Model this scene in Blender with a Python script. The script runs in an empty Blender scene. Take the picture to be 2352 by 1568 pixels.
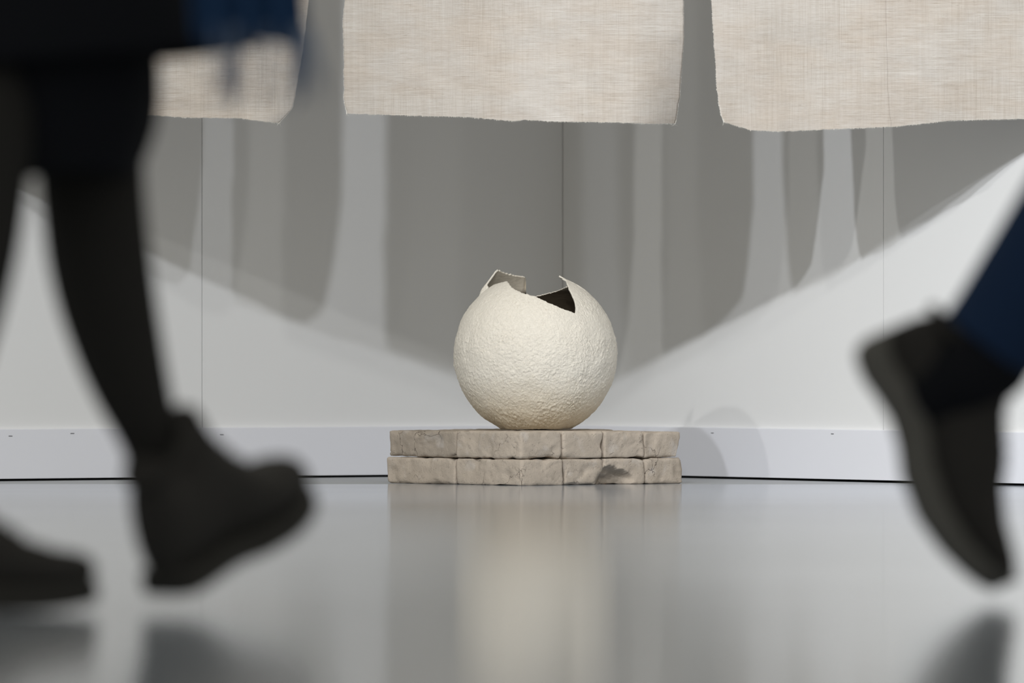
import bpy, bmesh, math, random
import numpy as np
from mathutils import Vector, Matrix, noise
random.seed(7); np.random.seed(7)
S = bpy.context.scene
COL = S.collection

# ------------------------------------------------------------------ camera, world, lights, exposure
F = 19600.0            # focal length in photo pixels (300 mm on a 36 mm wide frame)
CAMZ = 0.309           # camera almost on the floor
HZ = 760.0             # photo row of the horizon
cam = bpy.data.cameras.new('camera'); cam.lens = 300; cam.sensor_width = 36
cam.clip_start = 0.1; cam.clip_end = 200
cam.dof.use_dof = True; cam.dof.focus_distance = 17.25; cam.dof.aperture_fstop = 4.6
co = bpy.data.objects.new('camera', cam); COL.objects.link(co)
co.location = (0, 0, CAMZ)
co.rotation_euler = (math.pi/2 - (784-HZ)/F, 0, 0)
S.camera = co
S.view_settings.view_transform = 'Standard'; S.view_settings.look = 'None'
S.view_settings.gamma = 1; S.view_settings.use_curve_mapping = False
S.view_settings.exposure = 1.05
w = bpy.data.worlds.new('world'); S.world = w; w.use_nodes = True
bgn = w.node_tree.nodes['Background']
bgn.inputs[0].default_value = (1.0, 0.955, 0.83, 1); bgn.inputs[1].default_value = 0.25

def spot(x, y, z, tx, ty, tz, power, col, r=0.045, cone=42):
    l = bpy.data.lights.new('track_spot', 'SPOT'); l.energy = power; l.color = col
    l.shadow_soft_size = r; l.spot_size = math.radians(cone); l.spot_blend = 0.7
    o = bpy.data.objects.new('track_spot', l); COL.objects.link(o); o.location = (x, y, z)
    o.rotation_euler = (Vector((tx, ty, tz)) - Vector((x, y, z))).to_track_quat('-Z', 'Y').to_euler()
LY = 12.1
BL = (0.925, 0.955, 1.0)
spot(-2.05, LY, 2.95, 1.15, 17.4, 0.45, 190, BL, 0.05, 23)
spot(-0.63, LY, 2.85, 0.25, 17.9, 0.3, 158, BL, 0.06)
spot(-1.25, LY, 3.10, 0.9, 17.5, 0.4, 45, (0.97, 0.97, 0.94), 0.06, 26)
spot(0.42, LY, 3.05, 0.0, 17.9, 0.3, 40, (0.97, 0.97, 0.94), 0.07)
spot(1.05, LY, 2.80, 0.0, 17.9, 0.3, 78, BL, 0.05)
spot(-3.4, LY, 3.05, 0.75, 17.6, 0.4, 105, (0.97, 0.97, 0.94), 0.06, 28)

# ------------------------------------------------------------------ helpers
def pt(px, py, Y):
    """metres of the spot seen at photo pixel (px, py) at depth Y"""
    return ((px-1176)/F*Y, Y, CAMZ + (HZ-py)/F*Y)

def link(name, me, mats=None, parent=None, smooth=True):
    o = bpy.data.objects.new(name, me); COL.objects.link(o)
    for m in (mats if isinstance(mats, (list, tuple)) else [mats]):
        if m: me.materials.append(m)
    if parent: o.parent = parent
    if smooth and len(me.polygons):
        me.polygons.foreach_set('use_smooth', [True]*len(me.polygons))
    return o
def mesh(name, v, f, mats=None, parent=None, smooth=True):
    me = bpy.data.meshes.new(name); me.from_pydata([tuple(map(float, p)) for p in v], [], f); me.update()
    return link(name, me, mats, parent, smooth)
def tag(o, label=None, cat=None, group=None, kind=None):
    if label: o['label'] = label
    if cat: o['category'] = cat
    if group: o['group'] = group
    if kind: o['kind'] = kind
    return o
def empty(name, loc=(0, 0, 0)):
    o = bpy.data.objects.new(name, None); COL.objects.link(o); o.location = loc
    o.empty_display_size = 0.05
    return o
def grid_faces(nu, nv, wrap=False, off=0, flip=False):
    f = []
    for j in range(nv-1):
        for i in range(nu if wrap else nu-1):
            a = off+j*nu+i; b = off+j*nu+(i+1) % nu; c = b+nu; d = a+nu
            f.append((a, d, c, b) if flip else (a, b, c, d))
    return f
def box(v, f, mn, mx, M=None):
    o = len(v)
    for x in (mn[0], mx[0]):
        for y in (mn[1], mx[1]):
            for z in (mn[2], mx[2]):
                p = Vector((x, y, z)); v.append(tuple(M @ p if M else p))
    for q in ((0, 1, 3, 2), (4, 6, 7, 5), (0, 4, 5, 1), (2, 3, 7, 6), (0, 2, 6, 4), (1, 5, 7, 3)):
        f.append(tuple(o+k for k in q))
def tube(v, f, pts, r, n=6):
    pts = [Vector(p) for p in pts]; o = len(v)
    for i, p in enumerate(pts):
        t = (pts[min(i+1, len(pts)-1)] - pts[max(i-1, 0)]).normalized()
        a = t.cross(Vector((0.3, 0.2, 1)) if abs(t.z) < .9 else Vector((1, 0, 0))).normalized(); b = t.cross(a)
        rr = r[i] if isinstance(r, (list, tuple)) else r
        for k in range(n):
            an = 2*math.pi*k/n; v.append(tuple(p + a*math.cos(an)*rr + b*math.sin(an)*rr))
    for i in range(len(pts)-1):
        for k in range(n):
            q = o+i*n+k; s = o+i*n+(k+1) % n; f.append((q, s, s+n, q+n))
    f.append(tuple(o+k for k in range(n))[::-1]); f.append(tuple(o+(len(pts)-1)*n+k for k in range(n)))

class N:
    """small node-tree helper"""
    def __init__(s, name, rough=0.7, color=(0.5, 0.5, 0.5), spec=0.3):
        s.m = bpy.data.materials.new(name); s.m.use_nodes = True; s.t = s.m.node_tree
        s.b = s.t.nodes['Principled BSDF']; s.b.inputs['Roughness'].default_value = rough
        s.b.inputs['Base Color'].default_value = (*color, 1)
        s.b.inputs['Specular IOR Level'].default_value = spec
        s.tc = s.t.nodes.new('ShaderNodeTexCoord'); s.bump_in = None
    def n(s, kind, **kw):
        nd = s.t.nodes.new(kind)
        for k, v in kw.items():
            if k in nd.inputs: nd.inputs[k].default_value = v
            else: setattr(nd, k, v)
        return nd
    def l(s, a, b): s.t.links.new(a, b)
    def map(s, scale=(1, 1, 1), rot=(0, 0, 0), src=None):
        m = s.n('ShaderNodeMapping'); m.inputs['Scale'].default_value = scale; m.inputs['Rotation'].default_value = rot
        s.l(src or s.tc.outputs['Object'], m.inputs[0]); return m.outputs[0]
    def noise(s, scale, vec, detail=4, rough=0.55, dist=0):
        x = s.n('ShaderNodeTexNoise', Scale=scale, Detail=detail, Roughness=rough, Distortion=dist); s.l(vec, x.inputs['Vector'])
        return x.outputs['Fac']
    def ramp(s, fac, stops):
        r = s.n('ShaderNodeValToRGB'); e = r.color_ramp.elements
        while len(e) < len(stops): e.new(0.5)
        for q, (p, c) in zip(e, stops): q.position = p; q.color = (*c, 1) if len(c) == 3 else c
        s.l(fac, r.inputs[0]); return r.outputs[0]
    def mix(s, fac, a, b, mode='MIX'):
        m = s.n('ShaderNodeMix', data_type='RGBA', blend_type=mode)
        for src, i in ((fac, 0), (a, 6), (b, 7)):
            if hasattr(src, 'links') or hasattr(src, 'is_output'): s.l(src, m.inputs[i])
            elif i == 0: m.inputs[0].default_value = src
            else: m.inputs[i].default_value = (*src, 1)
        return m.outputs[2]
    def math(s, op, a, b=0.0, c=None):
        m = s.n('ShaderNodeMath', operation=op)
        for i, q in enumerate((a, b) if c is None else (a, b, c)):
            if hasattr(q, 'is_output'): s.l(q, m.inputs[i])
            else: m.inputs[i].default_value = q
        return m.outputs[0]
    def color(s, c): s.l(c, s.b.inputs['Base Color']); return s
    def bump(s, h, strength=0.5, dist=0.001):
        b = s.n('ShaderNodeBump'); b.inputs['Strength'].default_value = strength; b.inputs['Distance'].default_value = dist
        s.l(h, b.inputs['Height'])
        if s.bump_in: s.l(s.bump_in, b.inputs['Normal'])
        s.bump_in = b.outputs[0]; s.l(s.bump_in, s.b.inputs['Normal']); return s

# ------------------------------------------------------------------ materials
def mat_wall(name, c):
    m = N(name, 0.55, c, 0.25)
    v = m.map(); a = m.noise(3, v, 3); m.color(m.mix(m.math('MULTIPLY', a, 0.12), c, (c[0]*.86, c[1]*.87, c[2]*.88)))
    m.bump(m.noise(900, v, 2), 0.10, 0.0003); return m.m
M_WALL = mat_wall('wall_paint', (0.80, 0.80, 0.795))
M_BASE = mat_wall('baseboard_paint', (0.80, 0.805, 0.85))
M_DARK = N('dark_gap', 0.9, (0.02, 0.02, 0.02)).m
M_STAPLE = N('staple_metal', 0.4, (0.10, 0.10, 0.11)).m

def mat_floor(name, base, r0, r1):
    m = N(name, 0.2, base, 0.5)
    v = m.map((1.2, 6, 1)); a = m.noise(2.5, v, 5, 0.6)
    m.color(m.mix(a, (base[0]*.82, base[1]*.82, base[2]*.82), (base[0]*1.15, base[1]*1.15, base[2]*1.15)))
    b = m.noise(1.5, m.map((1, 2.5, 1)), 4)
    m.l(m.math('MULTIPLY_ADD', b, r1-r0, r0), m.b.inputs['Roughness'])
    m.bump(m.noise(3.0, m.map((1, 1.4, 1)), 2), 0.25, 0.0008)
    m.b.inputs['IOR'].default_value = 1.5
    return m.m
M_FLOOR = mat_floor('polished_grey_floor', (0.33, 0.37, 0.43), 0.085, 0.125)
M_FLOOR2 = mat_floor('dull_grey_floor', (0.33, 0.345, 0.36), 0.34, 0.42)

def mat_linen():
    m = N('undyed_linen', 0.9, (0.7, 0.66, 0.6), 0.1)
    v = m.tc.outputs['Object']
    weft = m.noise(1, m.map((17, 17, 880)), 4, 0.75)
    weft2 = m.noise(1, m.map((70, 70, 1300)), 2, 0.6)
    warp = m.noise(1, m.map((1150, 20, 10)), 3, 0.75)
    warp2 = m.noise(1, m.map((210, 20, 2.5)), 3, 0.7)
    big = m.noise(7, m.map((1, 1, 2.2)), 4, 0.6)
    where = m.noise(5, m.map((1, 1, 1)), 2)          # warp shows more in some places than in others
    c = m.ramp(weft, [(0.28, (0.53, 0.47, 0.41)), (0.44, (0.665, 0.615, 0.565)), (0.60, (0.745, 0.705, 0.66)), (0.80, (0.87, 0.84, 0.805))])
    c = m.mix(m.ramp(where, [(0.35, (0.12,)*3), (0.62, (0.60,)*3)]), c, m.ramp(warp, [(0.34, (0.70, 0.66, 0.61)), (0.5, (0.93, 0.92, 0.90)), (0.75, (1, 1, 1))]), 'MULTIPLY')
    c = m.mix(0.30, c, m.ramp(weft2, [(0.30, (0.50, 0.43, 0.35)), (0.42, (0.93, 0.92, 0.90)), (0.7, (1, 1, 1))]), 'MULTIPLY')
    c = m.mix(0.20, c, m.ramp(warp2, [(0.35, (0.82, 0.77, 0.71)), (0.6, (1, 1, 1))]), 'MULTIPLY')
    c = m.mix(m.ramp(big, [(0.42, (0, 0, 0)), (0.62, (0.45,)*3)]), c, m.mix(1.0, c, (0.93, 0.86, 0.79), 'MULTIPLY'))
    slub = m.noise(1, m.map((45, 45, 420)), 3, 0.6)
    c = m.mix(m.ramp(slub, [(0.24, (0.55,)*3), (0.31, (0, 0, 0))]), c, (0.36, 0.29, 0.22))
    m.color(c)
    h = m.math('ADD', m.math('ADD', weft, weft2), warp)
    m.bump(h, 0.5, 0.0009)
    m.bump(m.noise(18, m.map((1, 1, 1.3)), 3, 0.5, 0.6), 0.30, 0.006)
    tr = m.n('ShaderNodeBsdfTranslucent'); m.l(c, tr.inputs[0])
    mx = m.n('ShaderNodeMixShader'); mx.inputs[0].default_value = 0.16
    out = m.t.nodes['Material Output']
    m.l(m.b.outputs[0], mx.inputs[1]); m.l(tr.outputs[0], mx.inputs[2]); m.l(mx.outputs[0], out.inputs[0])
    return m.m
M_LINEN = mat_linen()
M_THREAD = N('linen_thread', 0.9, (0.80, 0.77, 0.71)).m

def mat_egg():
    m = N('rough_cream_clay', 0.85, (0.8, 0.75, 0.64), 0.2)
    v = m.tc.outputs['Object']
    n1 = m.noise(60, v, 5, 0.6, 0.5); n0 = m.noise(5, v, 3)
    c = m.mix(n0, (0.83, 0.77, 0.665), (0.86, 0.81, 0.72))
    sp = m.noise(260, v, 3, 0.7)
    c = m.mix(1.0, c, m.ramp(sp, [(0.22, (0.72, 0.66, 0.55)), (0.38, (1, 1, 1))]), 'MULTIPLY')
    # warm bounce light painted in as tan towards the foot of the vessel
    sx = m.n('ShaderNodeSeparateXYZ'); m.l(v, sx.inputs[0])
    k = m.math('ADD', sx.outputs[2], m.math('MULTIPLY', m.math('SUBTRACT', n1, 0.5), 0.06))
    c = m.mix(m.ramp(k, [(0.0, (0.55,)*3), (0.11, (0, 0, 0))]), c, (0.76, 0.64, 0.43))
    m.color(c)
    k2 = m.ramp(m.noise(190, v, 4, 0.75, 0.35), [(0.42, (0, 0, 0)), (0.50, (.75,)*3), (0.62, (1, 1, 1))])
    m.bump(k2, 0.45, 0.0016)
    m.bump(m.noise(75, v, 5, 0.7, 0.4), 0.45, 0.004)
    m.bump(m.noise(520, v, 4, 0.7), 0.55, 0.0012)
    return m.m
M_EGG = mat_egg()
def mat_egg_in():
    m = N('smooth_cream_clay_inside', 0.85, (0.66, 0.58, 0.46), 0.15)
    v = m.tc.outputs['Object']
    # pale near the torn lip, dark brown deeper inside
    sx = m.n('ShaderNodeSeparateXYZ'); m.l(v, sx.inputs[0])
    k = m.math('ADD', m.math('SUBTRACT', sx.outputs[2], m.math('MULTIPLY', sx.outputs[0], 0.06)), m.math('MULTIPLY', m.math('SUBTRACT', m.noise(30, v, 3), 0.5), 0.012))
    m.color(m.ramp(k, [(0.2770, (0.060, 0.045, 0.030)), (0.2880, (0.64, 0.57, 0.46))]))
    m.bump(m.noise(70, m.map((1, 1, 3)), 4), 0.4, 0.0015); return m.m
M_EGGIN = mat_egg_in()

def mat_brick(name='grey_beige_handmade_brick', k=1.0):
    m = N(name, 0.95, (0.45, 0.40, 0.34), 0.1)
    inf = m.n('ShaderNodeObjectInfo')
    cv = m.n('ShaderNodeVectorMath', operation='ADD'); m.l(m.tc.outputs['Object'], cv.inputs[0])
    sc = m.n('ShaderNodeVectorMath', operation='SCALE'); sc.inputs['Scale'].default_value = 7.0
    m.l(inf.outputs['Random'], sc.inputs[0]); m.l(sc.outputs[0], cv.inputs[1]); v = cv.outputs[0]
    a = m.noise(16, v, 5, 0.65, 0.3)
    base = m.mix(inf.outputs['Random'], (0.415, 0.36, 0.30), (0.50, 0.435, 0.365))
    c = m.mix(m.ramp(a, [(0.38, (0, 0, 0)), (0.68, (1, 1, 1))]), base, (0.55, 0.48, 0.405))
    pale = m.noise(26, v, 3, 0.5, 0.3)
    c = m.mix(m.math('MULTIPLY', m.ramp(pale, [(0.58, (0, 0, 0)), (0.74, (1, 1, 1))]), 0.40), c, (0.68, 0.65, 0.63))
    dk = m.noise(90, v, 5, 0.7)
    c = m.mix(m.ramp(dk, [(0.26, (0.7,)*3), (0.36, (0, 0, 0))]), c, (0.20, 0.16, 0.13))
    # cracks
    d = m.n('ShaderNodeVectorMath', operation='ADD'); m.l(v, d.inputs[0])
    nz = m.n('ShaderNodeTexNoise', Scale=38, Detail=6); m.l(v, nz.inputs['Vector'])
    s2 = m.n('ShaderNodeVectorMath', operation='SCALE'); s2.inputs['Scale'].default_value = 0.045; m.l(nz.outputs['Color'], s2.inputs[0]); m.l(s2.outputs[0], d.inputs[1])
    vo = m.n('ShaderNodeTexVoronoi', feature='DISTANCE_TO_EDGE', Scale=13); m.l(d.outputs[0], vo.inputs['Vector'])
    msk = m.ramp(m.noise(11, v, 2), [(0.56, (0, 0, 0)), (0.66, (1, 1, 1))])
    cr = m.math('MULTIPLY', m.ramp(vo.outputs['Distance'], [(0.0, (1, 1, 1)), (0.008, (0, 0, 0))]), msk)
    c = m.mix(m.math('MULTIPLY', cr, 0.6), c, (0.13, 0.10, 0.085))
    c = m.mix(1.0, c, (k, k*.985, k*.97), 'MULTIPLY')
    m.color(c)
    m.bump(m.math('MULTIPLY', cr, -1.0), 0.9, 0.004)
    m.bump(m.noise(42, v, 8, 0.68, 0.1), 0.55, 0.006)
    pit = m.ramp(m.noise(170, v, 3, 0.6), [(0.28, (0, 0, 0)), (0.38, (1, 1, 1))])
    m.bump(pit, 0.6, 0.0015)
    m.bump(m.noise(420, v, 4, 0.75), 0.6, 0.0013)
    return m.m
M_BRICK = mat_brick(); M_BRICKD = mat_brick('brown_grey_handmade_brick', 0.80)

def mat_cloth(name, c, sc=500, rough=0.9):
    m = N(name, rough, c, 0.12); v = m.tc.outputs['Object']
    m.color(m.mix(m.noise(sc/4, v, 3), c, (c[0]*1.4, c[1]*1.4, c[2]*1.4)))
    m.bump(m.noise(sc, v, 3), 0.5, 0.0015); return m.m
M_TIGHTS = mat_cloth('black_tights', (0.020, 0.020, 0.020))
M_BLACK = mat_cloth('black_wool', (0.006, 0.007, 0.010))
M_JEANS = mat_cloth('dark_blue_denim', (0.010, 0.024, 0.062))
M_NAVY = mat_cloth('navy_knit', (0.012, 0.036, 0.095))
M_FRINGE = mat_cloth('blue_fringe_yarn', (0.09, 0.13, 0.22))
M_SHOE = mat_cloth('black_shoe_fabric', (0.0300, 0.0295, 0.0295), 700, 0.7)
M_SHOE2 = mat_cloth('dark_brown_grey_shoe', (0.025, 0.0245, 0.0245), 700, 0.7)
M_SOLE = N('black_rubber_sole', 0.7, (0.026, 0.026, 0.025)).m
M_SOLE2 = N('dark_grey_rubber_sole', 0.6, (0.094, 0.094, 0.091)).m
M_LACE = N('black_laces', 0.9, (0.03, 0.03, 0.03)).m
M_SKIN = N('skin', 0.55, (0.55, 0.36, 0.27)).m
M_HAIR = N('dark_brown_hair', 0.6, (0.03, 0.02, 0.014)).m
M_WOOD = N('pale_wood', 0.6, (0.55, 0.42, 0.28)).m

# ------------------------------------------------------------------ room shell
SEAM_Y = 17.24
def floor_slab(name, poly, m, parent=None, z=0.0, th=0.04):
    v = [(x, y, z) for x, y in poly] + [(x, y, z-th) for x, y in poly]; n = len(poly)
    f = [tuple(range(n)), tuple(range(2*n-1, n-1, -1))] + [(i, i+n, (i+1) % n+n, (i+1) % n) for i in range(n)]
    return mesh(name, v, f, m, parent, False)
CX, CY = 0.1096, 18.36                      # the corner where the two walls meet
LD = Vector((-1.166, -0.75, 0)).normalized()  # along the left wall, away from the corner
RD = Vector((0.9146, -1.29, 0)).normalized()  # along the right wall, away from the corner
fl = floor_slab('floor', [(-6, -2), (6, -2), (6, SEAM_Y-.13), (-6, SEAM_Y+.10)], M_FLOOR)
tag(fl, kind='structure')
floor_slab('floor_panel', [(-6, SEAM_Y+.1025), (6, SEAM_Y-.1275), (6, 19.5), (-6, 19.5)], M_FLOOR2, fl, z=-0.0006)

def wall_side(name, D, length, seams, base_name, staples, z1=3.4):
    """a wall of separate panels standing along direction D from the corner"""
    nrm = Vector((D.y, -D.x, 0))
    if nrm.y > 0: nrm = -nrm              # towards the camera
    def M(u, n, z):                        # u along, n out from wall
        p = Vector((CX, CY, 0)) + D*u + nrm*n; return (p.x, p.y, z)
    def slab(u0, u1, n0, n1, za, zb):
        v = [M(u, n, z) for u in (u0, u1) for n in (n0, n1) for z in (za, zb)]
        return v, [(0, 1, 3, 2), (4, 6, 7, 5), (0, 4, 5, 1), (2, 3, 7, 6), (0, 2, 6, 4), (1, 5, 7, 3)]
    root = mesh(name, *slab(-0.05, length, -0.09, -0.022, 0, z1), M_DARK, None, False); tag(root, kind='structure')
    ed = [0.0] + seams + [length]
    for i in range(len(ed)-1):
        g = 0.00085
        mesh('wall_panel', *slab(ed[i]+(g if i else (0.0016 if name == 'wall_left' else -0.02)), ed[i+1]-g, -0.02, 0, 0.004, z1), M_WALL, root, False)
    # baseboard with slightly rounded top edge and a gap under it
    prof = [(0.0, 0.0045), (0.011, 0.0045), (0.0112, 0.1055), (0.0104, 0.1066), (0.009, 0.1070), (0.0, 0.1070)]
    v = [M(0.0 if k == 0 else length, n, z) for k in (0, 1) for n, z in prof]; n6 = len(prof)
    # mitre at the corner
    f = [tuple(range(n6)), tuple(range(2*n6-1, n6-1, -1))] + [(i, (i+1) % n6, (i+1) % n6+n6, i+n6) for i in range(n6)]
    bb = mesh(base_name, v, f, M_BASE, None, False); tag(bb, kind='structure')
    for u, z in staples:
        sv, sf = slab(u-0.0045, u+0.0045, 0.0108, 0.0117, z-0.0008, z+0.0008)
        mesh('staple', sv, sf, M_STAPLE, bb, False)
    return root
def along(px, D):                     # distance from the corner at which the wall is seen at photo column px
    k = (px-1176)/F
    return (k*CY - CX)/(D.x - k*D.y)
def st(px, py, D):
    u = along(px, D); Y = CY + D.y*u; return (u, CAMZ+(HZ-py)/F*Y)
wall_side('wall_left', LD, 6.0, [along(464, LD), along(464, LD)+1.22, along(464, LD)+2.44], 'baseboard_left',
          [st(18, 1001, LD), st(160, 995, LD), st(503, 998, LD)])
wall_side('wall_right', RD, 6.0, [along(2029, RD), along(2029, RD)+1.22, along(2029, RD)+2.44], 'baseboard_right',
          [st(1646, 994, RD), st(1922, 996, RD)])

# ------------------------------------------------------------------ brick plinth
U = Vector((-0.6347, 0.7728, 0))       # along the stretchers: left and away
W = Vector((0.7728, 0.6347, 0))        # along the row of headers: right and away
FC = Vector((0.0191, 17.05, 0))        # corner of the plinth nearest to the camera
plinth = empty('brick_plinth', tuple(FC + U*0.21 + W*0.2))
tag(plinth, 'low square plinth of two courses of grey-beige handmade bricks under the round vessel', 'plinth')
def make_brick(o, du, dw, z0, L, Wd, H, seed, round_=0.004, lean=0.0, chip=0.0, taper=0.0, rot=0.0, cut=None, mat=None):
    """o: offsets along U and W in metres of the brick's near corner"""
    nx, ny, nz = 64, 30, 17
    idx = {}; v = []; f = []
    def vid(i, j, k):
        key = (i, j, k)
        if key not in idx:
            idx[key] = len(v); v.append((i/nx, j/ny, k/nz))
        return idx[key]
    for i in range(nx):
        for j in range(ny):
            f.append((vid(i, j, 0), vid(i, j+1, 0), vid(i+1, j+1, 0), vid(i+1, j, 0)))
            f.append((vid(i, j, nz), vid(i+1, j, nz), vid(i+1, j+1, nz), vid(i, j+1, nz)))
    for i in range(nx):
        for k in range(nz):
            f.append((vid(i, 0, k), vid(i+1, 0, k), vid(i+1, 0, k+1), vid(i, 0, k+1)))
            f.append((vid(i, ny, k), vid(i, ny, k+1), vid(i+1, ny, k+1), vid(i+1, ny, k)))
    for j in range(ny):
        for k in range(nz):
            f.append((vid(0, j, k), vid(0, j, k+1), vid(0, j+1, k+1), vid(0, j+1, k)))
            f.append((vid(nx, j, k), vid(nx, j+1, k), vid(nx, j+1, k+1), vid(nx, j, k+1)))
    hx, hy, hz = L/2, Wd/2, H/2
    out = []
    sv = Vector((seed*13.7, seed*5.1, seed*3.3))
    cr, sr = math.cos(rot), math.sin(rot)
    for a, b, c in v:
        x, y, z = (a-.5)*L, (b-.5)*Wd, (c-.5)*H
        q = Vector((x, y, z)) + sv
        r = round_*(0.5+2.0*abs(noise.noise(q*16))+1.2*max(0, noise.noise(q*45)))
        # round box
        cx = max(-hx+r, min(hx-r, x)); cy = max(-hy+r, min(hy-r, y)); cz = max(-hz+r, min(hz-r, z))
        d = Vector((x-cx, y-cy, z-cz))
        if d.length > 1e-9:
            nn = d.normalized(); p = Vector((cx, cy, cz)) + nn*r
        else:
            nn = Vector((0, 0, 0)); p = Vector((x, y, z))
            nn = Vector((1 if a > .999 else -1 if a < .001 else 0, 1 if b > .999 else -1 if b < .001 else 0, 1 if c > .999 else -1 if c < .001 else 0))
        bulge = noise.noise(q*9)*0.0022 + noise.noise(q*30)*0.0016 + noise.noise(q*80)*0.0008
        if nn.z > .6: bulge = min(bulge*.45, .0006)
        if abs(nn.z) < .5: bulge += noise.noise(q*16)*0.0012
        fis = abs(noise.noise(Vector((q.x*14, q.y*14, q.z*42)) + Vector((3, 9, 1))))
        if fis < .045 and abs(nn.z) < .6 and noise.noise(q*8) > .05: bulge -= (0.045-fis)/.045*0.0022
        p += nn*bulge
        if d.length > 1e-9:
            ch = max(0, noise.noise(q*34+Vector((5, 5, 5)))-.12)
            p -= nn*ch*.007
        if cut: p = cut(p, hx, hy, hz)
        ex = 1 - taper*(p.z+hz)/H*0.5
        x2, y2 = p.x*ex, p.y*ex
        out.append((x2*cr-y2*sr, x2*sr+y2*cr, p.z))
    b = mesh('brick', out, f, mat or M_BRICK, plinth)
    c = FC + U*(du+hx) + W*(dw+hy) + Vector((0, 0, z0+hz))
    R = Matrix(((U.x, W.x, 0), (U.y, W.y, 0), (0, 0, 1))).to_4x4()
    b.matrix_local = Matrix.Translation(c - plinth.location) @ R
    return b
# in plan: local x runs along U (hx = far end), local y along W; camera sees the -x ends and the -y sides
def cut_low_right(p, hx, hy, hz):       # rounded-off far lower corner of an end face
    t = max(0, (p.y/hy-.55)/.45)*max(0, (-p.z/hz)) * (1 if p.x < 0 else 0)
    return Vector((p.x + t*.014, p.y - t*.013, p.z))
def cut_cave(p, hx, hy, hz):            # hollow broken out of the lower part of the end
    if p.x < -hx*.7:
        n_ = .35*noise.noise(Vector((p.y*70, p.z*70, 1)))
        t = max(0, 1-((p.y/hy+.7+n_)**2*.75 + (p.z/hz+.85-n_)**2*.75))**.7
        return Vector((p.x + t*.040, p.y, p.z))
    return p
def cut_lip(p, hx, hy, hz):             # small torn lip at the far top corner of a side
    t = max(0, (p.x/hx-.965)/.035)*max(0, (p.z/hz-.72)/.28)*(1 if p.y < -hy*.6 else 0)
    s = max(0, p.x/hx-.6)*2.2*max(0, -p.z/hz*.5+.5)
    return Vector((p.x + t*.006 + 0.0*s, p.y, p.z - t*.002))
def cut_tail(p, hx, hy, hz):            # right lower edge leaning in
    t = max(0, (p.y/hy-.4)/.6)*max(0, .5-p.z/hz)
    return Vector((p.x, p.y - t*.010, p.z))
LB, LT = 0.0506, 0.0512
lowH = [0.0525, 0.053, 0.052, 0.0515]
wid = [0.1085, 0.1075, 0.1075, 0.1055]
# lower course
acc = 0
for j in range(4):
    make_brick(plinth, 0.0, acc, 0.0, 0.208, wid[j]-.0012, 0.0525, 11+j, 0.006 if j != 0 else .004,
               cut={1: cut_low_right, 2: cut_cave}.get(j), rot=(0.0, -.006, .004, -.004)[j])
    make_brick(plinth, 0.2105, acc+(-.0015 if j == 0 else .001), 0.0, 0.222, wid[j]-.0015, 0.0525, 31+j, 0.006)
    acc += wid[j]
acc = 0
for j in range(4):
    make_brick(plinth, 0.001, acc+.0005, 0.0537, 0.208, wid[j]-.0022-(.004 if j == 3 else 0), (0.0545, 0.054, 0.0535, 0.0515)[j], 51+j, 0.0045,
               cut={3: cut_tail}.get(j), rot=(.004, .0, -.005, .004)[j], mat=None)
    make_brick(plinth, 0.2105, acc+.0015, 0.0537, 0.216, wid[j]-.002, (0.0535, 0.054, 0.055, 0.054)[j], 71+j, 0.0075,
               cut={0: cut_lip}.get(j), rot=(-.01, .006, .003, -.006)[j], mat=M_BRICKD if j == 0 else None)
    acc += wid[j]

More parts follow.
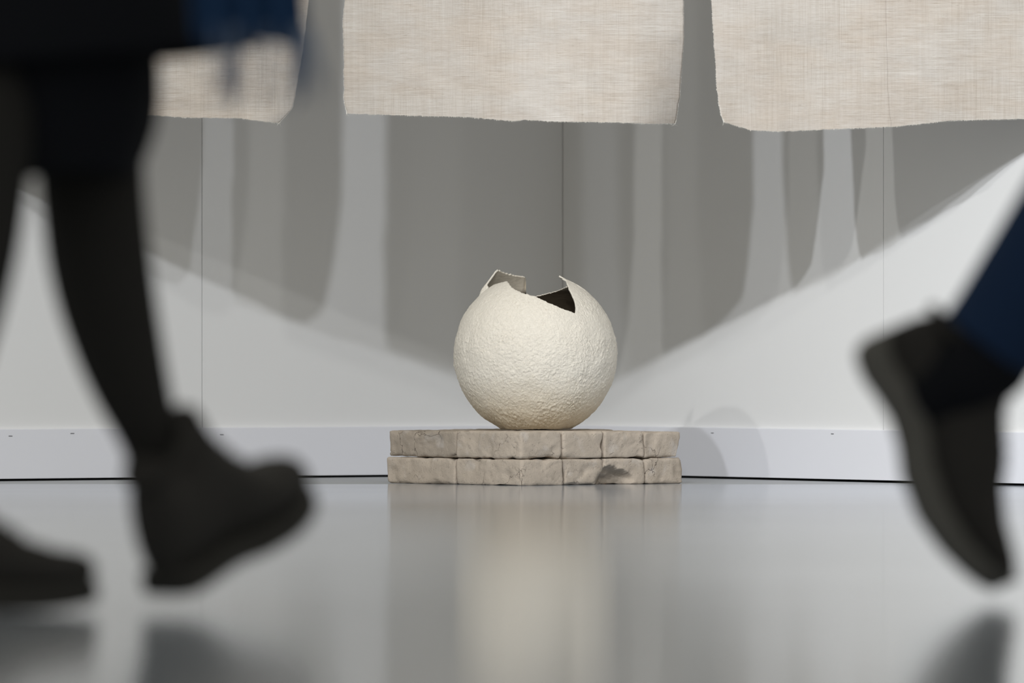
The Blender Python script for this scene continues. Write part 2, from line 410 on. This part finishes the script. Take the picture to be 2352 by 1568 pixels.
# ------------------------------------------------------------------ torn round vessel
def vessel():
    k = 17.33/F                         # metres per photo pixel at the vessel
    Rr = 187*k
    cx, cz = (1230-1176)*k, CAMZ + (HZ-815)*k
    # rim: azimuth (deg, 0 = right, 90 = away), height above centre, horizontal radius or None (= on the sphere), in photo px
    rim = [(-180, 160, None), (-170, 161, None), (-160, 164, None), (-150, 167, None), (-143, 168, None), (-132, 163, None), (-118, 152, None),
           (-104, 141, None), (-90, 133, None), (-75, 115, None), (-65, 103, None), (-59, 98, None), (-56.5, 95, None),
           (-55.2, 97, None), (-52.5, 110, None), (-50.5, 122, 141), (-49, 135, 129), (-46, 150, 112), (-38, 163, 94), (-24, 170, 78), (-15, 176, 67), (-11, 181, 57), (-8, 180, 58), (-3, 173, 69), (12, 166, 84),
           (28, 160, 92), (48, 156, None), (65, 147, None), (80, 140, None), (92, 134, None), (99, 130, None), (100.2, 148, 124), (101, 176, 118),
           (104, 181, 108), (115, 183, 103), (130, 187, 100), (145, 192, 98), (153, 196, 98), (158, 192, 100), (164, 176, 108),
           (170, 163, 115), (175, 152, None), (180, 160, None)]
    def sph(z):
        return math.sqrt(max(0, 187*187 - z*z))
    az = []
    cur = -180.0
    while cur < 180 - 1e-6:
        az.append(cur)
        cur += 0.16 if (-60 < cur < -44 or 97 < cur < 103) else 0.55
    A = np.array([r[0] for r in rim]); Z = np.array([r[1] for r in rim], float)
    Rm = np.array([r[2] if r[2] else sph(r[1]) for r in rim], float)
    n = len(az)
    # rows below: flat foot and lower wall
    zb = -170.0
    NV = 190
    verts = []; 
    rows = []
    foot = [(0.0, zb+1.5), (0.35, zb+.5), (0.7, zb), (0.9, zb+0.2)]
    rb = sph(zb)*1.06
    for fr, z in foot: rows.append([(fr*rb, z)]*n)
    for j in range(NV+1):
        t = j/NV
        row = []
        for i, a in enumerate(az):
            zr = float(np.interp(a, A, Z)); rr = float(np.interp(a, A, Rm))
            zs = zr + 1.5*noise.noise(Vector((a*.30, 3, 0)))*t**6 + 1.0*noise.noise(Vector((a*.9, 8, 0)))*t**14
            z = zb + (zs-zb)*(t**0.94)
            zj = min(134.0, zr - 22)
            r = sph(z)
            if z < -150: r = r*(1+.0) + (rb*.955-sph(zb))*((-150-z)/20)**1.5
            if z > zj:
                s = (z-zj)/max(1e-3, zr-zj)
                target = sph(zj) + (rr-sph(zj))*s
                natural = sph(min(z, 186))
                dev = rr - sph(min(zr, 186.5))
                if zr > 187 or abs(dev) > 3:
                    wgt = min(1, s*2.0); r = natural*(1-wgt) + (target + 4*math.sin(s*math.pi))*wgt
                    if natural < target: r = target + 4*math.sin(s*math.pi)
            row.append((r, z))
        rows.append(row)
    pos = []
    for row in rows:
        for i, (r, z) in enumerate(row):
            a = math.radians(az[i]); pos.append(Vector((r*math.cos(a), r*math.sin(a), z)))
    nv = len(rows)
    # outside crust: real relief
    outp = []
    for q, p in enumerate(pos):
        nn = Vector((p.x, p.y, p.z)).normalized()
        j = q//n
        d = 1.8*noise.noise(p*.028)
        w2 = p*.16 + Vector((noise.noise(p*.11)*.9, noise.noise(p*.11+Vector((9, 0, 0)))*.9, noise.noise(p*.11+Vector((0, 9, 0)))*.9))
        n1 = noise.noise(w2); n2 = noise.noise(w2*2.1+Vector((3, 1, 7))); n3 = noise.noise(p*.7)
        patch = .55 + .9*max(0, noise.noise(p*.02+Vector((2, 2, 2)))+.25)
        if p.z < 40: patch += .35
        d += patch*(1.5*max(0, n1-.08)**.6*.9 + 1.0*max(0, n2-.12)**.7 + .55*n3 - .9*max(0, -n1-.32)*2)
        if j < 4: d *= 0.1
        if j > nv-14: d *= .6
        outp.append(p + nn*d*(0.6 if p.z > 120 else 1.0))
    # inner wall
    th = 5.2
    inn = []
    for q, p in enumerate(pos):
        j = q//n
        nn = Vector((p.x, p.y, p.z)).normalized()
        hr = Vector((p.x, p.y, 0)); hr = hr.normalized() if hr.length > 1e-6 else Vector((0, 0, 0))
        dirn = (nn*.6 + hr*.4).normalized() if p.z > 110 else nn
        e = th*(0.75 + .25*min(1, (nv-1-j)/12))
        inn.append(p - dirn*e)
    allv = [( x.x*k, x.y*k, (x.z-zb)*k) for x in outp] + [(x.x*k, x.y*k, (x.z-zb)*k) for x in inn]
    f = grid_faces(n, nv, True)
    nf = len(f)
    off = len(outp)
    fi = grid_faces(n, nv, True, off, True)
    top = (nv-1)*n
    fr = [(top+i, top+(i+1) % n, off+top+(i+1) % n, off+top+i) for i in range(n)]
    me = bpy.data.meshes.new('torn_round_vessel'); me.from_pydata([tuple(p) for p in allv], [], f+fr+fi); me.update()
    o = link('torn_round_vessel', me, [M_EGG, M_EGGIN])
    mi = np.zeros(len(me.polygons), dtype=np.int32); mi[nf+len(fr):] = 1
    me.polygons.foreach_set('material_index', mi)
    o.location = (cx, 17.33, 0.1108)
    tag(o, 'round cream clay vessel with rough crusted skin and torn-open top standing on brick plinth', 'vessel')
    return o
ves = vessel()
print('vessel foot z', ves.location.z)

# ------------------------------------------------------------------ hanging linen cloths
def interp(pts, t):
    return float(np.interp(t, [p[0] for p in pts], [p[1] for p in pts]))
def hanging(name, label, left, right, bottom, depth, ztop, seed, cat='cloth', seam=None, curl=None, folds=lambda u, z: 0):
    """left/right: [(py, px)...], bottom: [(fraction, py)...]; depth: (yl, yr)"""
    NU, NVv = 190, 150
    root_m = []
    faces = grid_faces(NU, NVv)
    edge = {}
    for j in range(NVv):
        tv = j/(NVv-1); tv = tv**1.6               # dense near the hem
        for i in range(NU):
            u = i/(NU-1)
            Y0 = depth[0] + (depth[1]-depth[0])*u
            pyb = interp(bottom, u) + 1.2*noise.noise(Vector((u*60, seed, 0))) + 0.8*noise.noise(Vector((u*190, seed, 4)))
            zb = CAMZ + (HZ-pyb)/F*Y0
            z = zb + (ztop-zb)*tv
            py = HZ - (z-CAMZ)*F/Y0
            xl = interp(left, py) + 1.8*noise.noise(Vector((z*60, seed, 1))) + .8*noise.noise(Vector((z*200, seed, 2)))
            xr = interp(right, py) + 1.8*noise.noise(Vector((z*60, seed, 6))) + .8*noise.noise(Vector((z*200, seed, 5)))
            X = (xl + (xr-xl)*u - 1176)/F*Y0
            y = Y0 + 0.012*math.sin(u*9+seed*2)*(.4+tv) + 0.010*noise.noise(Vector((X*3.5, z*1.2, seed))) \
                + 0.0022*noise.noise(Vector((X*22+z*9, z*20, seed))) + 0.006*noise.noise(Vector((X*9, z*7+X*5, seed+5))) + folds(u, z)
            if curl: y += curl(u, z-zb)
            root_m.append((X, y, z))
    o = mesh(name, root_m, faces, M_LINEN)
    sm = o.modifiers.new('thickness', 'SOLIDIFY'); sm.thickness = 0.0007
    tag(o, label, cat, 'linen cloths hanging in front of the corner')
    # fringe of loose threads along hem and side edges
    V, Fc = [], []
    def hair(p, d, ln):
        p = Vector(p); d = Vector(d).normalized(); b = Vector((random.uniform(-.5, .5), random.uniform(-.4, .4), random.uniform(-.5, .5)))
        tube(V, Fc, [p - d*.0006, p + d*ln*.5, p + (d+b*.8)*ln*.62 + d*ln*.3], [.00016, .00014, .00007], 3)
    rng = random.Random(seed)
    for q in range(900):
        i = rng.random()*(NU-1); a = root_m[int(i)]; b = root_m[min(NU-1, int(i)+1)]; t = i % 1
        hair([a[c]*(1-t)+b[c]*t for c in range(3)], (rng.uniform(-.3, .3), 0, -1), rng.choice([.001, .0015, .002, .0026]))
    for side in (0, NU-1):
        for q in range(420):
            j = rng.random()**1.3*(NVv*.62); a = root_m[int(j)*NU+side]; b = root_m[(int(j)+1)*NU+side]; t = j % 1
            hair([a[c]*(1-t)+b[c]*t for c in range(3)], (-1 if side == 0 else 1, 0, rng.uniform(-.4, .4)), rng.choice([.0008, .001, .0015, .002]))
    for u, ln in ((0.0, .009), (1.0, .011)):
        a = root_m[int(u*(NU-1))]
        for q in range(4):
            hair(a, (rng.uniform(-.7, .7), 0, -.8), ln*rng.uniform(.5, 1))
    fr = mesh('loose_threads', V, Fc, M_THREAD, o, False); tag(fr, kind='stuff')
    if seam:
        V, Fc = [], []
        pts = []
        for j in range(NVv-1):
            u = seam*(NU-1); a = root_m[j*NU+int(u)]; pts.append((a[0], a[1]-.0005, a[2]))
        tube(V, Fc, pts, .0005, 4); mesh('seam', V, Fc, M_LINEN, o, False)
    # rod the cloth hangs from (above the picture) and its two cords
    V, Fc = [], []
    a = root_m[(NVv-1)*NU]; b = root_m[NVv*NU-1]
    tube(V, Fc, [(a[0]-.02, a[1], ztop), (b[0]+.02, b[1], ztop)], .009, 10); mesh('hanging_rod', V, Fc, M_WOOD, o)
    for p in (a, b):
        V, Fc = [], []; tube(V, Fc, [(p[0], p[1], ztop+.005), (p[0], p[1], 3.4)], .0015, 5); mesh('hanging_cord', V, Fc, M_THREAD, o)
    return o
hanging('linen_cloth', 'left undyed linen cloth hanging half hidden behind the black-clad walker',
        [(-2000, -120), (0, -110), (300, -95)],
        [(-2000, 712), (-300, 712), (0, 709), (105, 697), (175, 685), (230, 675), (252, 668), (281, 640)],
        [(0, 262), (0.58, 264), (0.70, 270), (0.86, 271), (0.93, 277), (0.985, 281), (1, 281)],
        (17.32, 17.04), 2.0, 3, curl=lambda u, h: 0.03*max(0, (u-.9)/.1)**2*max(0, 1-h/.1))
hanging('linen_cloth', 'middle linen cloth hanging straight above the round vessel',
        [(-2000, 792), (0, 792), (50, 787), (120, 790), (230, 790), (261, 797)],
        [(-2000, 1568), (0, 1570), (40, 1571), (100, 1571), (150, 1567), (220, 1562), (270, 1555), (283, 1550)],
        [(0, 261), (0.21, 266), (0.37, 269), (0.5, 278), (0.54, 275), (0.62, 279), (0.8, 281), (0.94, 284), (1, 282)],
        (17.02, 16.98), 2.0, 8, curl=lambda u, h: 0.045*max(0, (u-.86)/.14)**1.6*max(0, 1-h/.18), folds=lambda u, z: 0.10*max(0, u-.86)**1.15 - .006*math.exp(-((u-.30)/.05)**2))
hanging('linen_cloth', 'right linen cloth with a vertical seam, cut off by the right picture edge',
        [(-2000, 1632), (0, 1634), (60, 1637), (130, 1642), (200, 1646), (240, 1651), (265, 1656), (282, 1662)],
        [(-2000, 2460), (0, 2455), (300, 2450)],
        [(0, 281), (0.02, 285), (0.05, 292), (0.08, 299), (0.16, 302), (0.30, 297), (0.50, 291), (0.66, 277), (0.86, 273), (1, 275)],
        (16.94, 16.92), 2.0, 15, seam=0.49, folds=lambda u, z: -.007*math.exp(-((u-.47)/.05)**2)+.006*math.exp(-((u-.2)/.06)**2), curl=lambda u, h: -0.02*max(0, (.08-u)/.08)**2*max(0, 1-h/.1))

# ------------------------------------------------------------------ people
def skin(name, joints, edges, m, parent=None, sub=2, root=0):
    """joints: [(x, y, z, rx, ry)]; returns the grown, smoothed surface as an ordinary mesh"""
    me = bpy.data.meshes.new(name); me.from_pydata([j[:3] for j in joints], edges, []); me.update()
    o = bpy.data.objects.new(name, me); COL.objects.link(o)
    sk = o.modifiers.new('skin', 'SKIN'); sk.use_smooth_shade = True; sk.branch_smoothing = 0.3
    me.skin_vertices.new() if not me.skin_vertices else None
    for i, j in enumerate(joints):
        me.skin_vertices[0].data[i].radius = (j[3], j[4] if len(j) > 4 else j[3])
        me.skin_vertices[0].data[i].use_root = (i == root)
    sb = o.modifiers.new('sub', 'SUBSURF'); sb.levels = sub; sb.render_levels = sub
    bpy.context.view_layer.update()
    dg = bpy.context.evaluated_depsgraph_get(); ev = o.evaluated_get(dg)
    nm = bpy.data.meshes.new_from_object(ev); o.modifiers.clear(); o.data = nm; nm.name = name
    nm.materials.clear(); nm.materials.append(m)
    nm.polygons.foreach_set('use_smooth', [True]*len(nm.polygons))
    if parent: o.parent = parent
    return o

def loft(prof_bottom, prof_top, prof_w, xs, p=2.6, nr=28, cen=None):
    v = []
    for x in xs:
        zb, zt, wd = interp(prof_bottom, x), interp(prof_top, x), interp(prof_w, x)
        yc = interp(cen, x) if cen else 0
        zc, h = (zb+zt)/2, (zt-zb)/2
        for k in range(nr):
            a = 2*math.pi*k/nr; c, s = math.cos(a), math.sin(a)
            yy = math.copysign(abs(c)**(2/p), c)*wd
            zz = math.copysign(abs(s)**(2/p), s)
            if s > 0: yy *= 1 - .38*s*s if h > .03 else 1
            v.append((x, yc+yy, zc+zz*h))
    f = grid_faces(nr, len(xs), True)
    f.append(tuple(range(nr))[::-1]); f.append(tuple((len(xs)-1)*nr+k for k in range(nr)))
    return v, f
def shoe(parent, M, ms, mo, sole_t=0.032, L=0.305, tall=1.0, spring=1.0, wide=1.0, toe=1.0):
    k = L/0.322
    def S_(pts, kz=1.0): return [((x+.01)*k, z*kz) for x, z in pts]
    bot = S_([(-.012, .026), (-.007, .013), (.004, .006), (.03, .005), (.055, .011), (.085, .016), (.115, .012), (.15, .002), (.2, 0), (.245, .010), (.28, .024), (.302, .036), (.312, .046)], spring)
    top = S_([(-.012, .09), (-.004, .125), (.01, .132), (.05, .118), (.085, .150), (.105, .160), (.13, .139), (.178, .122), (.208, .104), (.245, .092), (.285, .086), (.304, .080), (.312, .066)], tall)
    top = [(x, z*(1+(toe-1)*min(1, max(0, (x-.10)/.06)))) for x, z in top]
    wid_ = S_([(-.012, .012), (-.006, .024), (.01, .032), (.06, .036), (.12, .037), (.17, .044), (.22, .048), (.26, .045), (.288, .038), (.304, .027), (.312, .012)])
    wid_ = [(x, z*wide) for x, z in wid_]
    cen = S_([(0, 0), (.15, .0), (.22, .004), (.31, .012)])
    xs = [(-.012+.324*(0.5-0.5*math.cos(math.pi*i/44))+.01)*k for i in range(45)]
    solb = bot; solt = [(x, z+sole_t*(1 if x < .2 else 1-.2*min(1, (x-.2)/.1))) for x, z in bot]
    v, f = loft([(x, z+sole_t*.6) for x, z in bot], top, wid_, xs, 2.3, 28, cen)
    up = mesh('shoe', v, f, ms, parent); up.matrix_world = M
    v, f = loft(solb, solt, [(x, w_+.0045) for x, w_ in wid_], xs, 5, 28, cen)
    so = mesh('sole', v, f, mo, up)
    for q in range(6):                      # lace bars over the instep
        x = (.105+q*.016)*k+.012; z = interp(top, x)
        V, Fc = [], []
        tube(V, Fc, [(x-.006, -.026, z-.018), (x, -.012, z-.001), (x, .012, z-.001), (x+.006, .026, z-.018)], .0028, 6)
        mesh('lace', V, Fc, M_LACE, up)
    V, Fc = [], []
    a = []
    for q in range(20):
        t = q/19*2*math.pi; a.append(((.045+.048*math.cos(t))*k, .030*math.sin(t), .128*tall + .018*math.cos(t)*tall))
    tube(V, Fc, a, .007, 8); mesh('collar', V, Fc, ms, up)
    return up
def frame_from(heel, ex, ez):
    ex = Vector(ex).normalized(); ez = Vector(ez); ez = (ez - ex*ez.dot(ex)).normalized(); ey = ez.cross(ex)
    M = Matrix((ex, ey, ez)).transposed().to_4x4(); M.translation = Vector(heel); return M
def garment(name, rings, m, parent, nr=48, th=0.004, folds=0.0, seed=0, open_top=True):
    """rings: [(cx, cy, z, rx, ry, tilt)] from the hem upwards"""
    v = []
    for q, (cx, cy, z, rx, ry, tilt) in enumerate(rings):
        for k in range(nr):
            a = 2*math.pi*k/nr
            s = 1 + folds*(1-q/len(rings))*math.sin(a*7+seed)
            v.append((cx+rx*s*math.cos(a), cy+ry*s*math.sin(a), z + tilt*math.cos(a)))
    o = mesh(name, v, grid_faces(nr, len(rings), True), m, parent)
    md = o.modifiers.new('thickness', 'SOLIDIFY'); md.thickness = th; md.offset = 0
    sb = o.modifiers.new('smooth', 'SUBSURF'); sb.levels = 1; sb.render_levels = 1
    return o
def hand(J, E, base_i, wrist, d, side, sc=1.0):
    """append palm and five finger chains to a skin skeleton; d = direction of the fingers, side = direction of the thumb"""
    d = Vector(d).normalized(); side = Vector(side).normalized(); wv = Vector(wrist)
    palm = wv + d*.06*sc
    J.append((*palm, .030*sc, .016*sc)); pi = len(J)-1; E.append((base_i, pi))
    bend = d.cross(side).normalized()
    for q, ln in enumerate((.066, .074, .070, .055)):
        o = side*(.026-.0175*q)*sc; p = palm + o*.9 + d*.022*sc
        chain = [p, p + d*ln*.45*sc + bend*.006*sc, p + d*ln*.78*sc + bend*.020*sc, p + d*ln*.95*sc + bend*.036*sc]
        last = pi
        for r_, c in zip((.0095, .0088, .008, .0065), chain):
            J.append((*c, r_*sc, r_*sc)); E.append((last, len(J)-1)); last = len(J)-1
    p = wv + d*.025*sc + side*.028*sc; last = pi
    for r_, c in zip((.011, .0095, .0075), (p, p + d*.03*sc + side*.018*sc, p + d*.055*sc + side*.016*sc)):
        J.append((*c, r_*sc, r_*sc)); E.append((last if c is not p else base_i, len(J)-1)); last = len(J)-1
def person(label, hipF, kneeF, ankF, toeF, hipR, kneeR, ankR, toeR, fwd):
    """F = leg the picture shows; R = the other leg. Returns body object and the joint lists of both legs."""
    fwd = Vector(fwd).normalized(); side = Vector((fwd.y, -fwd.x, 0))
    pel = (Vector(hipF)+Vector(hipR))/2 + Vector((0, 0, .06)); 
    J = []; E = []
    def add(p, r, r2=None, par=None):
        J.append((*p, r, r2 or r)); i = len(J)-1
        if par is not None: E.append((par, i))
        return i
    p0 = add(pel, .13, .10)
    ch = add(pel+Vector((0, 0, .17)), .12, .09, p0); c2 = add(pel+Vector((0, 0, .36)), .15, .10, ch)
    nk = add(pel+Vector((0, 0, .50)), .055, .055, c2); n2 = add(pel+Vector((0, 0, .57)), .05, .05, nk)
    h1 = add(pel+fwd*.02+Vector((0, 0, .63)), .068, .080, n2); h2 = add(pel+fwd*.01+Vector((0, 0, .72)), .078, .092, h1); add(pel+fwd*.005+Vector((0, 0, .78)), .055, .062, h2)
    add(pel+fwd*.115+Vector((0, 0, .66)), .010, .012, h1)              # nose
    for H, K, A, T in ((hipF, kneeF, ankF, toeF), (hipR, kneeR, ankR, toeR)):
        H, K, A, T = map(Vector, (H, K, A, T))
        a = add(H, .080, .080, p0); a = add(H.lerp(K, .5), .064, .066, a); a = add(K, .046, .048, a)
        a = add(K.lerp(A, .28), .036, .036, a); a = add(K.lerp(A, .72), .024, .024, a); a = add(A, .024, .026, a)
        a = add(A.lerp(T, .55)-Vector((0, 0, .01)), .028, .024, a); add(T, .026, .015, a)
    for sgn in (-1, 1):
        sh = c2; p = pel+Vector((0, 0, .40))+side*.19*sgn
        a = add(p, .052, .052, sh); el = p + Vector((0, 0, -.28)) + side*.03*sgn - fwd*.03*sgn; a = add(el, .040, .040, a)
        wr = el + Vector((0, 0, -.22)) + fwd*.10; a = add(wr, .024, .020, a)
        hand(J, E, a, wr, Vector((0, 0, -1))+fwd*.3, fwd, 1.0)
    b = skin('person', J, E, M_SKIN)
    # eyes, mouth, ears, hair
    hc = pel+fwd*.015+Vector((0, 0, .69))
    def ball(name, c, r, m, sc=(1, 1, 1)):
        bm = bmesh.new(); bmesh.ops.create_uvsphere(bm, u_segments=16, v_segments=10, radius=r)
        for q in bm.verts: q.co = Vector((q.co.x*sc[0], q.co.y*sc[1], q.co.z*sc[2])) + Vector(c)
        me = bpy.data.meshes.new(name); bm.to_mesh(me); bm.free(); return link(name, me, m, b)
    for sgn in (-1, 1):
        ball('eye', hc+fwd*.078+side*.030*sgn, .011, M_THREAD); ball('ear', hc+side*.078*sgn, .022, M_SKIN, (.6, .6, 1.3))
    ball('hair', hc-fwd*.018+Vector((0, 0, .035)), .092, M_HAIR, (1.02, 1.08, 1.05))
    tag(b, label, 'person')
    return b, pel
def leg_cover(name, parent, ctrl, m):
    """ctrl: [(point, radius)] from hip to ankle"""
    P = np.array([Vector(c[0])[:] for c in ctrl]); R_ = np.array([c[1] for c in ctrl])
    T = np.concatenate([[0], np.cumsum(np.linalg.norm(np.diff(P, axis=0), axis=1))]); T = T/T[-1]
    pts = []; rr = []
    for t in np.linspace(0, 1, 46):
        acc = np.zeros(3); ar = 0; ws = 0
        for q in np.linspace(-.04, .04, 7):
            tt = min(1, max(0, t+q)); acc += [np.interp(tt, T, P[:, c]) for c in range(3)]; ar += np.interp(tt, T, R_); ws += 1
        pts.append(Vector(acc/ws)); rr.append(float(ar/ws))
    V, Fc = [], []; tube(V, Fc, pts, rr, 24)
    return mesh(name, V, Fc[:-2], m, parent)

# --- left walker: black tights, black skirt and coat, stepping off to the right and away from the camera
d1 = Vector((.8, .6, 0))
ankF = Vector(pt(350, 1010, 9.56)); kneeF = Vector(pt(205, 330, 9.52)); hipF = Vector((-.600, 9.44, .93))
ankR = Vector(pt(-262, 1255, 9.25)); kneeR = Vector(pt(-58, 340, 9.34)); hipR = Vector((-.66, 9.56, .93))
hF = Vector((pt(378, 1372, 9.50)[0], 9.50, pt(385, 1380, 9.50)[2]))
yaw, pitch = math.radians(56), math.radians(19)
exF = Vector((math.cos(yaw)*math.cos(pitch), math.sin(yaw)*math.cos(pitch), math.sin(pitch)))
toeF = hF + exF*.24 + Vector((0, 0, .03))
yawR = math.radians(43)
exR = Vector((math.cos(yawR), math.sin(yawR), 0))
toe_end = Vector(pt(205, 1390, 9.42)); hR = Vector((toe_end.x, 9.42, 0)) - exR*.295; hR.z = 0.001
ankR = hR + exR*.06 + Vector((0, 0, .115))
p1, pel1 = person('person in black tights, skirt and dark coat striding past in the left foreground',
                  hipF, kneeF, Vector(pt(374, 1120, 9.545)), toeF, hipR, kneeR, ankR-Vector((0, 0, .03)), hR+exR*.24+Vector((0, 0, .035)), d1)
ezF = Vector((-math.sin(pitch)*math.cos(yaw), -math.sin(pitch)*math.sin(yaw), math.cos(pitch)))
leg_cover('tights', p1, [(hipF, .090), (hipF.lerp(kneeF, .5), .078)] + [(pt(x, y, 9.52), r) for x, y, r in
          ((203, 250, .066), (205, 330, .060), (212, 430, .058), (216, 500, .0585), (224, 560, .0585), (234, 640, .0575), (262, 760, .052), (294, 870, .0455), (323, 950, .038), (350, 1010, .032))]
          + [(pt(372, 1090, 9.54), .033), (pt(392, 1190, 9.56), .034)], M_TIGHTS)
leg_cover('tights', p1, [(hipR, .090), (hipR.lerp(Vector(pt(-55, 330, 9.36)), .5), .078)] + [(pt(x, y, 9.345-.085*max(0, (y-330)/770)), r) for x, y, r in
          ((-50, 280, .066), (-56, 360, .060), (-64, 480, .058), (-86, 620, .057), (-114, 740, .054), (-146, 900, .047), (-180, 1090, .037))]
          + [(ankR, .033), (ankR-Vector((0, 0, .04)), .033)], M_TIGHTS)
s1 = shoe(p1, frame_from(hF, exF, ezF), M_SHOE, M_SOLE, .03, .288, 1.25, .35, 1.08, .72)
s2 = shoe(p1, frame_from(hR, exR, (0, 0, 1)), M_SHOE, M_SOLE, .03, .30, .90, .25, 1.0, .85)
cxs = (pt(95, 0, 9.5)[0])
garment('skirt', [(cxs, 9.46, pt(0, 405, 9.46)[2], .107, .11, 0), (cxs+.004, 9.46, pt(0, 330, 9.46)[2], .118, .118, 0), (cxs+.009, 9.46, pt(0, 250, 9.46)[2], .126, .125, 0), (cxs+.004, 9.46, .64, .126, .13, 0), (cxs-.02, 9.47, .72, .125, .14, 0), (cxs-.06, 9.5, .86, .15, .14, 0), (-.63, 9.5, 1.0, .15, .12, 0), (-.63, 9.5, 1.06, .13, .11, 0)],
        M_BLACK, p1, folds=.02)
hz = pt(0, 122, 9.4)[2]
garment('coat', [(pt(120, 0, 9.42)[0], 9.46, hz-.014, .222, .17, .019), (pt(116, 0, 9.42)[0], 9.46, hz+.06, .212, .165, .010), (-.545, 9.47, .78, .175, .16, .006), (-.60, 9.5, .95, .185, .16, 0), (-.63, 9.5, 1.15, .175, .14, 0),
                 (-.63, 9.5, 1.30, .19, .13, 0), (-.63, 9.5, 1.42, .20, .12, 0), (-.63, 9.5, 1.475, .12, .09, 0), (-.63, 9.5, 1.50, .07, .07, 0)], M_BLACK, p1, folds=.03, seed=2)
# sleeves
for sgn in (-1, 1):
    side = Vector((d1.y, -d1.x, 0)); p = pel1+Vector((0, 0, .40))+side*.19*sgn; el = p+Vector((0, 0, -.28))+side*.03*sgn-d1*.03*sgn; wr = el+Vector((0, 0, -.20))+d1*.09
    V, Fc = [], []; tube(V, Fc, [p, p.lerp(el, .5), el, el.lerp(wr, .5), wr], [.068, .062, .056, .048, .044], 16); mesh('sleeve', V, Fc, M_BLACK, p1)

# navy shawl over the arm of the left walker, with a loose fringe
def shawl():
    Y = 9.05; nu, nvv = 60, 40; v = []
    for j in range(nvv):
        t = j/(nvv-1)
        for i in range(nu):
            u = i/(nu-1)
            px = 452 + (702-452)*u + 6*math.sin(t*5); pyb = 100 + 7*math.sin(u*9) - 10*max(0, (.25-u)/.25)
            x, y, z = pt(px, pyb, Y); z2 = z + t*(1.10-z)
            v.append((x - .10*max(0, t-.3)*1.2 - t*.06, Y + .012*math.sin(u*22) + t*.18, z2))
    o = mesh('shawl', v, grid_faces(nu, nvv), M_NAVY, p1)
    md = o.modifiers.new('thickness', 'SOLIDIFY'); md.thickness = .004
    V, Fc = [], []; rng = random.Random(5)
    # strands hang in a few loose bunches
    for c0, wd, n_, yb, yd in ((540, 22, 16, 262, Y), (498, 14, 4, 250, Y), (680, 16, 12, 258, Y-.3), (612, 12, 4, 280, Y-.1), (700, 12, 16, 230, Y-1.4)):
        for q in range(n_):
            a = c0 + rng.gauss(0, wd*.45); b = a + rng.gauss(-8, 7) + (30 if yd < Y-1 else 0)
            yy = yd + rng.uniform(-.05, .05)
            tube(V, Fc, [pt(a, 60, Y), pt((a+b)/2+4, 150, yy), pt(b, yb-rng.uniform(0, 60), yy)], [.0012, .0012, .0009], 4)
    tag(mesh('fringe', V, Fc, M_FRINGE, o), 'blue-grey loose hanging fringe', kind='stuff')
    return o
shawl()

# --- right walker: dark blue jeans, dark trainer pushing off its toe
kk = 9.8/F
hp = Vector(pt(1985, 800, 9.8))
exP = Vector((.392, .0, -.92)).normalized(); ezP = Vector((.92, -.10, .392)).normalized()
org = hp - ezP*.020 - exP*.008
A2 = Vector(pt(2268, 800, 9.8)); K2 = Vector(pt(2268+455, 800-708, 9.8)); H2 = Vector((.90, 9.80, 1.00))
K3 = Vector((1.09, 9.66, .56)); A3 = Vector((1.16, 9.66, .12)); H3 = Vector((.90, 9.64, 1.00))
p2, pel2 = person('person in dark blue jeans pushing off one dark trainer at the right picture edge',
                  H2, K2, A2+Vector((.0, 0, .0)), org+exP*.24+ezP*.04, H3, K3, A3, A3+Vector((.17, 0, -.06)), (1, -.05, 0))
A2e = Vector(pt(2250, 812, 9.8))
leg_cover('jeans', p2, [(H2, .105), (H2.lerp(K2, .5), .092), (K2, .080), (K2.lerp(A2, .35), .070), (K2.lerp(A2, .75), .063), (A2, .060), (A2e, .060)], M_JEANS)
leg_cover('jeans', p2, [(H3, .105), (H3.lerp(K3, .5), .092), (K3, .080), (K3.lerp(A3, .4), .068), (A3, .062), (A3-Vector((0, 0, .03)), .062)], M_JEANS)
leg_cover('sock', p2, [(A2, .054), (A2e+Vector((.008, 0, 0)), .058), (org+exP*.085+ezP*.11, .052), (org+exP*.09+ezP*.05, .040)], M_BLACK)
s3 = shoe(p2, frame_from(org, exP, ezP), M_SHOE2, M_SOLE2, .044, .322, 1.0)
s4 = shoe(p2, frame_from((A3.x-.06, 9.66, 0.001), (1, 0, 0), (0, 0, 1)), M_SHOE2, M_SOLE2, .034, .305)
garment('jacket', [(.90, 9.72, .98, .17, .14, 0), (.90, 9.72, 1.15, .165, .14, 0), (.90, 9.72, 1.35, .19, .14, 0), (.90, 9.72, 1.48, .19, .12, 0), (.90, 9.72, 1.545, .12, .09, 0), (.90, 9.72, 1.57, .07, .07, 0)], M_BLACK, p2)
for sgn in (-1, 1):
    fw = Vector((1, -.05, 0)).normalized(); side = Vector((fw.y, -fw.x, 0)); p = pel2+Vector((0, 0, .40))+side*.19*sgn; el = p+Vector((0, 0, -.28))+side*.03*sgn-fw*.03*sgn; wr = el+Vector((0, 0, -.20))+fw*.09
    V, Fc = [], []; tube(V, Fc, [p, p.lerp(el, .5), el, el.lerp(wr, .5), wr], [.068, .062, .056, .048, .044], 16); mesh('sleeve', V, Fc, M_BLACK, p2)
